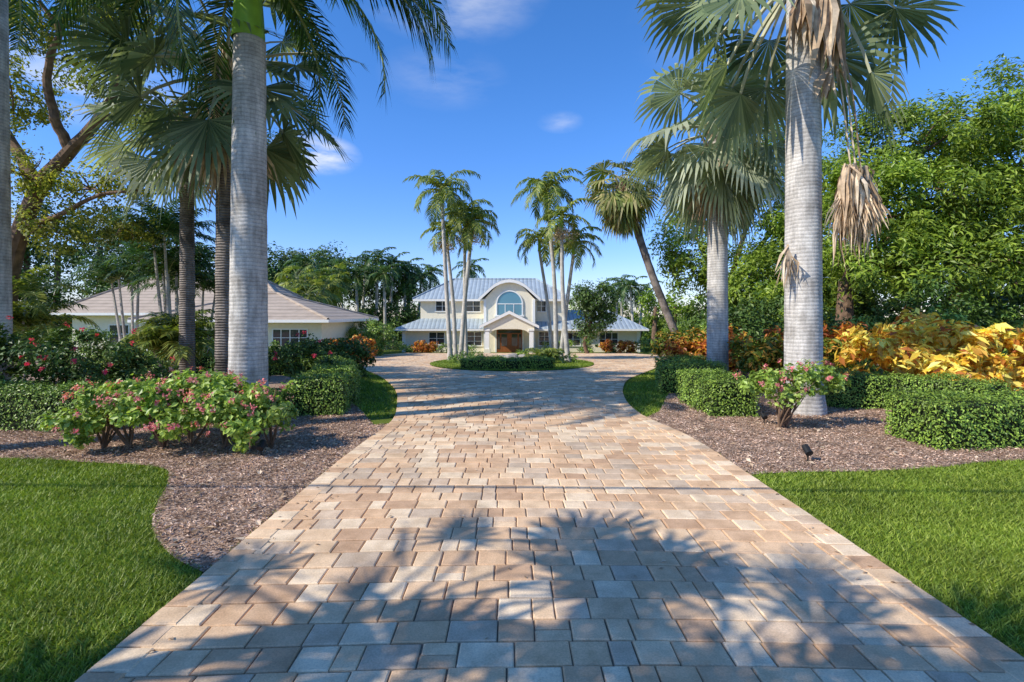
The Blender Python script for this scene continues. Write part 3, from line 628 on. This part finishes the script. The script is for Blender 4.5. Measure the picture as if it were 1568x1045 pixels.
def lroof(q,m=0): rf.add(q,[tuple(range(len(q)))],m)
lroof([(-11.5,49.7,.62),(cx-2.5,49.7,.62),(cx-2.5,51.5,1.6),(-9.2,51.5,1.6)]); lroof([(-11.5,60,.62),(-11.5,49.7,.62),(-9.2,51.5,1.6),(-9.2,60,1.6)])
rf.add([(cx+2.5,49.7,.6),(13.3,49.7,.6),(10.2,54.5,2.5),(cx+2.5,54.5,2.5),(13.3,60,.6)],([[0,1,2,3]],[[1,4,2]]),0)
for a,b in((-11.5,cx-2.5),(cx+2.5,13.3)): tr.box(a,b,49.66,49.72,.42,.6); tr.box(a,b,49.72,50.4,.42,.46)
tr.box(-9.85,cx-2.9,50.86,50.9,3.33,3.54); tr.box(cx+2.9,6.05,50.86,50.9,3.33,3.54)
tr.box(cx-2.5,cx-2.25,49.82,49.9,g0,3.5); tr.box(cx+2.25,cx+2.5,49.82,49.9,g0,3.5)
y=49.86; r=1.2; zb,zs=1.95,3.05
a=np.linspace(0,math.pi,17); arc=[(cx+r*math.cos(t),zs+r*math.sin(t)) for t in a]; P=[(cx+r,zb)]+arc+[(cx-r,zb)]; k=len(P)
gb.add([(p,y,q) for p,q in P],np.arange(k)[None],0)
def ring(r1,r2,yy,mbx):
    i=[(cx+r1*math.cos(t),zs+r1*math.sin(t)) for t in a]; o=[(cx+r2*math.cos(t),zs+r2*math.sin(t)) for t in a]; n=len(a)
    V=[(p,yy,q) for p,q in i+o]+[(p,49.899,q) for p,q in i+o]
    mbx.add(V,[(j,j+1,n+j+1,n+j) for j in range(n-1)]+[(n+j,n+j+1,3*n+j+1,3*n+j) for j in range(n-1)]+[(j,j+1,2*n+j+1,2*n+j) for j in range(n-1)],0)
ring(r,r+.12,49.78,tr)
tr.box(cx-r-.12,cx-r,49.78,49.899,zb,zs); tr.box(cx+r,cx+r+.12,49.78,49.899,zb,zs); tr.box(cx-r-.25,cx+r+.25,49.74,49.899,zb-.14,zb)
tr.box(cx-r,cx+r,49.82,49.855,zs-.05,zs+.03)
for xx in(-.42,.42): tr.box(cx+xx-.03,cx+xx+.03,49.825,49.857,zb,zs-.05)
yp=47.4; e=.92; ap=2.3; hw=2.75
for s in(-1,1):
    q=np.array([(cx,yp-.2,ap),(cx+s*hw,yp-.2,e),(cx+s*hw,49.9,e),(cx,49.9,ap)]); V=np.concatenate([q,q+UP*.08]); rf.add(V,[(4,5,6,7),(0,1,5,4),(1,2,6,5),(0,1,2,3)],0)
    V=[(cx,yp-.22,ap+.05),(cx+s*hw,yp-.22,e+.05),(cx+s*hw,yp-.22,e-.2),(cx,yp-.22,ap-.24)]; tr.add(V,[(0,1,2,3)],0)
    xx=cx+s*2.05; dr_=.19; tr.box(xx-dr_,xx+dr_,yp,yp+.38,g0+.1,.5)
    wl.box(xx-.3,xx+.3,yp-.1,yp+.48,g0,g0+.75)
    tr.box(xx-.26,xx+.26,yp-.07,yp+.45,.5,.66)
arcx=np.linspace(-1.8,1.8,15); low=[.28+.42*math.sqrt(max(0,1-(t/1.8)**2)) for t in arcx]
V=[(cx-2.3,yp+.02,.66),(cx-2.3,yp+.02,e+.05),(cx,yp+.02,ap-.1),(cx+2.3,yp+.02,e+.05),(cx+2.3,yp+.02,.66)]
wl.add(V+[(cx+1.86,yp+.02,.66)]+[(cx-1.86,yp+.02,.66)],[(0,1,2,3,4,5,6)],0)
V=[(cx+t,yp+.02,z) for t,z in zip(arcx,low)]+[(cx+t,yp+.02,.659) for t in arcx]; 
for j in range(14):
    if low[j]<.655 or low[j+1]<.655: wl.add([V[j],V[j+1],V[j+16],V[j+15]],[(0,1,2,3)],0)
wl.box(cx-2.3,cx+2.3,yp+.1,49.8,.67,.74)
dr.box(cx-1.25,cx+1.25,49.8,49.88,g0+.15,.55)
for s in(-1,1):
    gl.box(cx+s*.5-.28,cx+s*.5+.28,49.77,49.79,g0+.9,.1); gl.box(cx+s*1.05-.12,cx+s*1.05+.12,49.77,49.79,g0+.6,.1)
    tr.box(cx+s*1.33-.08,cx+s*1.33+.08,49.76,49.88,g0,.7)
gl.box(cx-1.1,cx+1.1,49.77,49.79,.2,.47); tr.box(cx-1.25,cx+1.25,49.76,49.88,.55,.7)
wl.box(cx-2.8,cx+2.8,47.1,49.88,g0-.2,g0+.14)
for xw,z0,w,h,yy,nx,nz in((-3.9,2.25,1.5,1.2,51.5,2,2),(2.95,2.25,1.0,1.2,51.5,2,2),(-7,2.3,1.4,1.1,51.5,2,2),(-3.7,-1.1,1.5,1.45,50.4,2,3),(-7.4,-1.,1.6,1.3,50.4,2,2),(3.2,-1.1,1.2,1.45,50.4,2,3),(9.5,-1.1,1.9,1.35,50.4,3,2),(6,-1.1,1.5,1.35,50.4,2,2)):
    window(tr,gl,xw,z0,w,h,yy,nx,nz)
for xx in(-10.8,12.3): tr.box(xx,xx+.3,50.34,50.4,g0,.4)
wl.obj('walls',[m_stucco],parent=H); rf.obj('roof',[m_metal,m_white],parent=H); tr.obj('trim',[m_white],parent=H); gl.obj('windows',[m_glass],parent=H); gb.obj('arched_window',[m_glassb],parent=H); dr.obj('front_door',[m_wood],parent=H)
H=empty('guest_house'); wl=MB(); rf=MB(); tr=MB(); gl=MB()
wl.box(-31.6,-18,36.8,44,-1.6,1.95); wl.box(-21,-12.2,32.8,43,-1.6,1.5)
hip(rf,-32.6,-15.5,35.9,44.6,2.12,4.75,-28.9,-19.5,40.2); hip(rf,-24,-11.5,32.,44,1.68,3.55,-18.2,-17.4,38)
tr.box(-32.6,-24,35.84,35.9,1.95,2.12); tr.box(-24,-11.5,31.94,32.,1.5,1.68); tr.box(-11.5,-11.44,31.94,44,1.5,1.68)
window(tr,gl,-14.2,-.65,2.3,1.75,32.8,4,3); window(tr,gl,-18.4,-.5,1.5,1.5,32.8,2,3)
window(tr,gl,-28.2,-.1,1.5,1.4,36.8,2,2); window(tr,gl,-25.0,-.9,2.0,2.2,36.8,2,1); window(tr,gl,-22.5,-.1,1.3,1.4,36.8,2,2)
tr.box(-26.3,-26.1,36.7,36.8,-1.6,1.95); tr.box(-23.9,-23.7,36.7,36.8,-1.6,1.95)
wl.obj('walls',[m_stucco],parent=H); rf.obj('roof',[m_tile,m_white],parent=H); tr.obj('trim',[m_white],parent=H); gl.obj('windows',[m_glass],parent=H)
def spot(x,y):
    mb=MB(); z=float(zg(y)); tube(mb,[(x,y,z),(x,y,z+.12)],.012,6,0); tube(mb,[(x,y-.05,z+.12),(x,y-.04,z+.125),(x,y+.07,z+.2),(x,y+.075,z+.203)],[.001,.05,.045,.001],12,0); mb.obj('landscape_spotlight',[m_black],origin=(x,y,z))
for p in(G(1237,708),G(1170,650),G(1105,618),G(400,700)): spot(*p)
# ---------------- fan palms beside / behind the viewpoint that shade the near drive
for x,y,zt,pl,R,nl in((-7.9,.1,5.9,1.15,.95,15),(-6.0,-.6,5.7,1.2,.95,15),(-4.2,-1.5,5.5,1.1,.9,14),(-7.0,-1.9,5.8,1.2,1.0,16),(-5.6,-2.9,5.9,1.1,.9,12)):
    fanpalm(x,y,zt,.14,pl,R,nl,m_trunk2,m_fand,emin=-.1,droop=.2,n=18,name='fan_palm',boots=False,bend=.4,jn=.55)
mb=MB(); tube(mb,[(x,2.6-.012*x+.0,6.4-.6*(1-(x/26)**2)) for x in np.linspace(-26,26,25)],.025,5,0)
for x in(-26,26):
    yy=2.6-.012*x; tube(mb,[(x,yy,-.2),(x,yy,7.2)],[.15,.11],10,1); mb.box(x-.06,x+.06,yy-.9,yy+.9,6.9,7.02,1)
mb.obj('utility_pole_line',[m_black,m_bark])
# ---------------- world, sun, camera
el=math.radians(38); sh=unit(np.array([.905,.425])); sc=bpy.context.scene
w=bpy.data.worlds.new('World'); sc.world=w; w.use_nodes=True; nt=w.node_tree; nt.nodes.clear()
sky=nd(nt,'ShaderNodeTexSky',sky_type='NISHITA'); sky.sun_disc=False; sky.sun_elevation=el; sky.sun_rotation=math.atan2(-sh[0],-sh[1]); sky.air_density=1.0; sky.dust_density=.1; sky.ozone_density=3.
hsv=nd(nt,'ShaderNodeHueSaturation',{'Color':sky.outputs[0],'Saturation':1.3,'Value':1.4})
tc=nd(nt,'ShaderNodeTexCoord'); gen=tc.outputs['Generated']
zz=nd(nt,'ShaderNodeSeparateXYZ',{0:gen}).outputs[2]
tint=mul(nt,hsv.outputs[0],ramp(nt,zz,[(0,(.52,.62,.82)),(.14,(.66,.76,.95)),(.34,(.85,.90,1.0)),(.6,(1,.97,1))]))
tint=mul(nt,tint,(1.15,1.0,1.1))
mp=nd(nt,'ShaderNodeMapping',{'Vector':gen,'Scale':(3,3,10)}); cn=nd(nt,'ShaderNodeTexNoise',{'Vector':mp.outputs[0],'Scale':2.4,'Detail':8,'Roughness':.6}).outputs[0]
tot=None
for px,py,rad,amp in((480,236,.085,1.5),(690,-15,.17,.5),(680,120,.12,.18),(858,187,.045,.4),(60,380,.3,.5),(120,120,.16,.6),(1150,20,.2,.2)):
    d=unit(np.array([px-784,784,482-py],float))
    s=nd(nt,'ShaderNodeVectorMath',{0:gen,1:tuple(d)},operation='SUBTRACT'); s2=nd(nt,'ShaderNodeVectorMath',{0:s.outputs[0],1:(1,1,2.2)},operation='MULTIPLY'); l=nd(nt,'ShaderNodeVectorMath',{0:s2.outputs[0]},operation='LENGTH')
    mr=nd(nt,'ShaderNodeMapRange',{'Value':l.outputs['Value'],'From Min':0,'From Max':rad,'To Min':amp,'To Max':0.})
    if tot is None: tot=mr.outputs[0]
    else: tot=nd(nt,'ShaderNodeMath',{0:tot,1:mr.outputs[0]},operation='MAXIMUM').outputs[0]
cm=nd(nt,'ShaderNodeMapRange',{'Value':cn,'From Min':.4,'From Max':.65,'To Min':0,'To Max':1.})
fac=nd(nt,'ShaderNodeMath',{0:tot,1:cm.outputs[0]},operation='MULTIPLY',use_clamp=True)
mx=nt.nodes.new('ShaderNodeMix'); mx.data_type='RGBA'; nt.links.new(fac.outputs[0],mx.inputs[0]); nt.links.new(tint,mx.inputs[6]); mx.inputs[7].default_value=(6.6,6.8,7.2,1)
bg=nd(nt,'ShaderNodeBackground',{'Color':mx.outputs[2],'Strength':.15}); ow=nd(nt,'ShaderNodeOutputWorld'); nt.links.new(bg.outputs[0],ow.inputs[0])
from mathutils import Vector
ld=bpy.data.lights.new('sun','SUN'); ld.energy=5.0; ld.angle=math.radians(.4); ld.color=(1,.94,.84); lo=bpy.data.objects.new('sun',ld); sc.collection.objects.link(lo)
lo.rotation_euler=Vector((sh[0]*math.cos(el),sh[1]*math.cos(el),-math.sin(el))).to_track_quat('-Z','Y').to_euler()
cd=bpy.data.cameras.new('camera'); cd.lens=18; cd.sensor_width=36; cd.shift_y=-(522.5-482)/1568; cd.clip_end=3000; cd.clip_start=.05
co=bpy.data.objects.new('camera',cd); co.location=(0,0,CH); co.rotation_euler=(math.pi/2,0,0); sc.collection.objects.link(co); sc.camera=co
sc.view_settings.view_transform='Standard'; sc.view_settings.look='None'; sc.view_settings.exposure=0
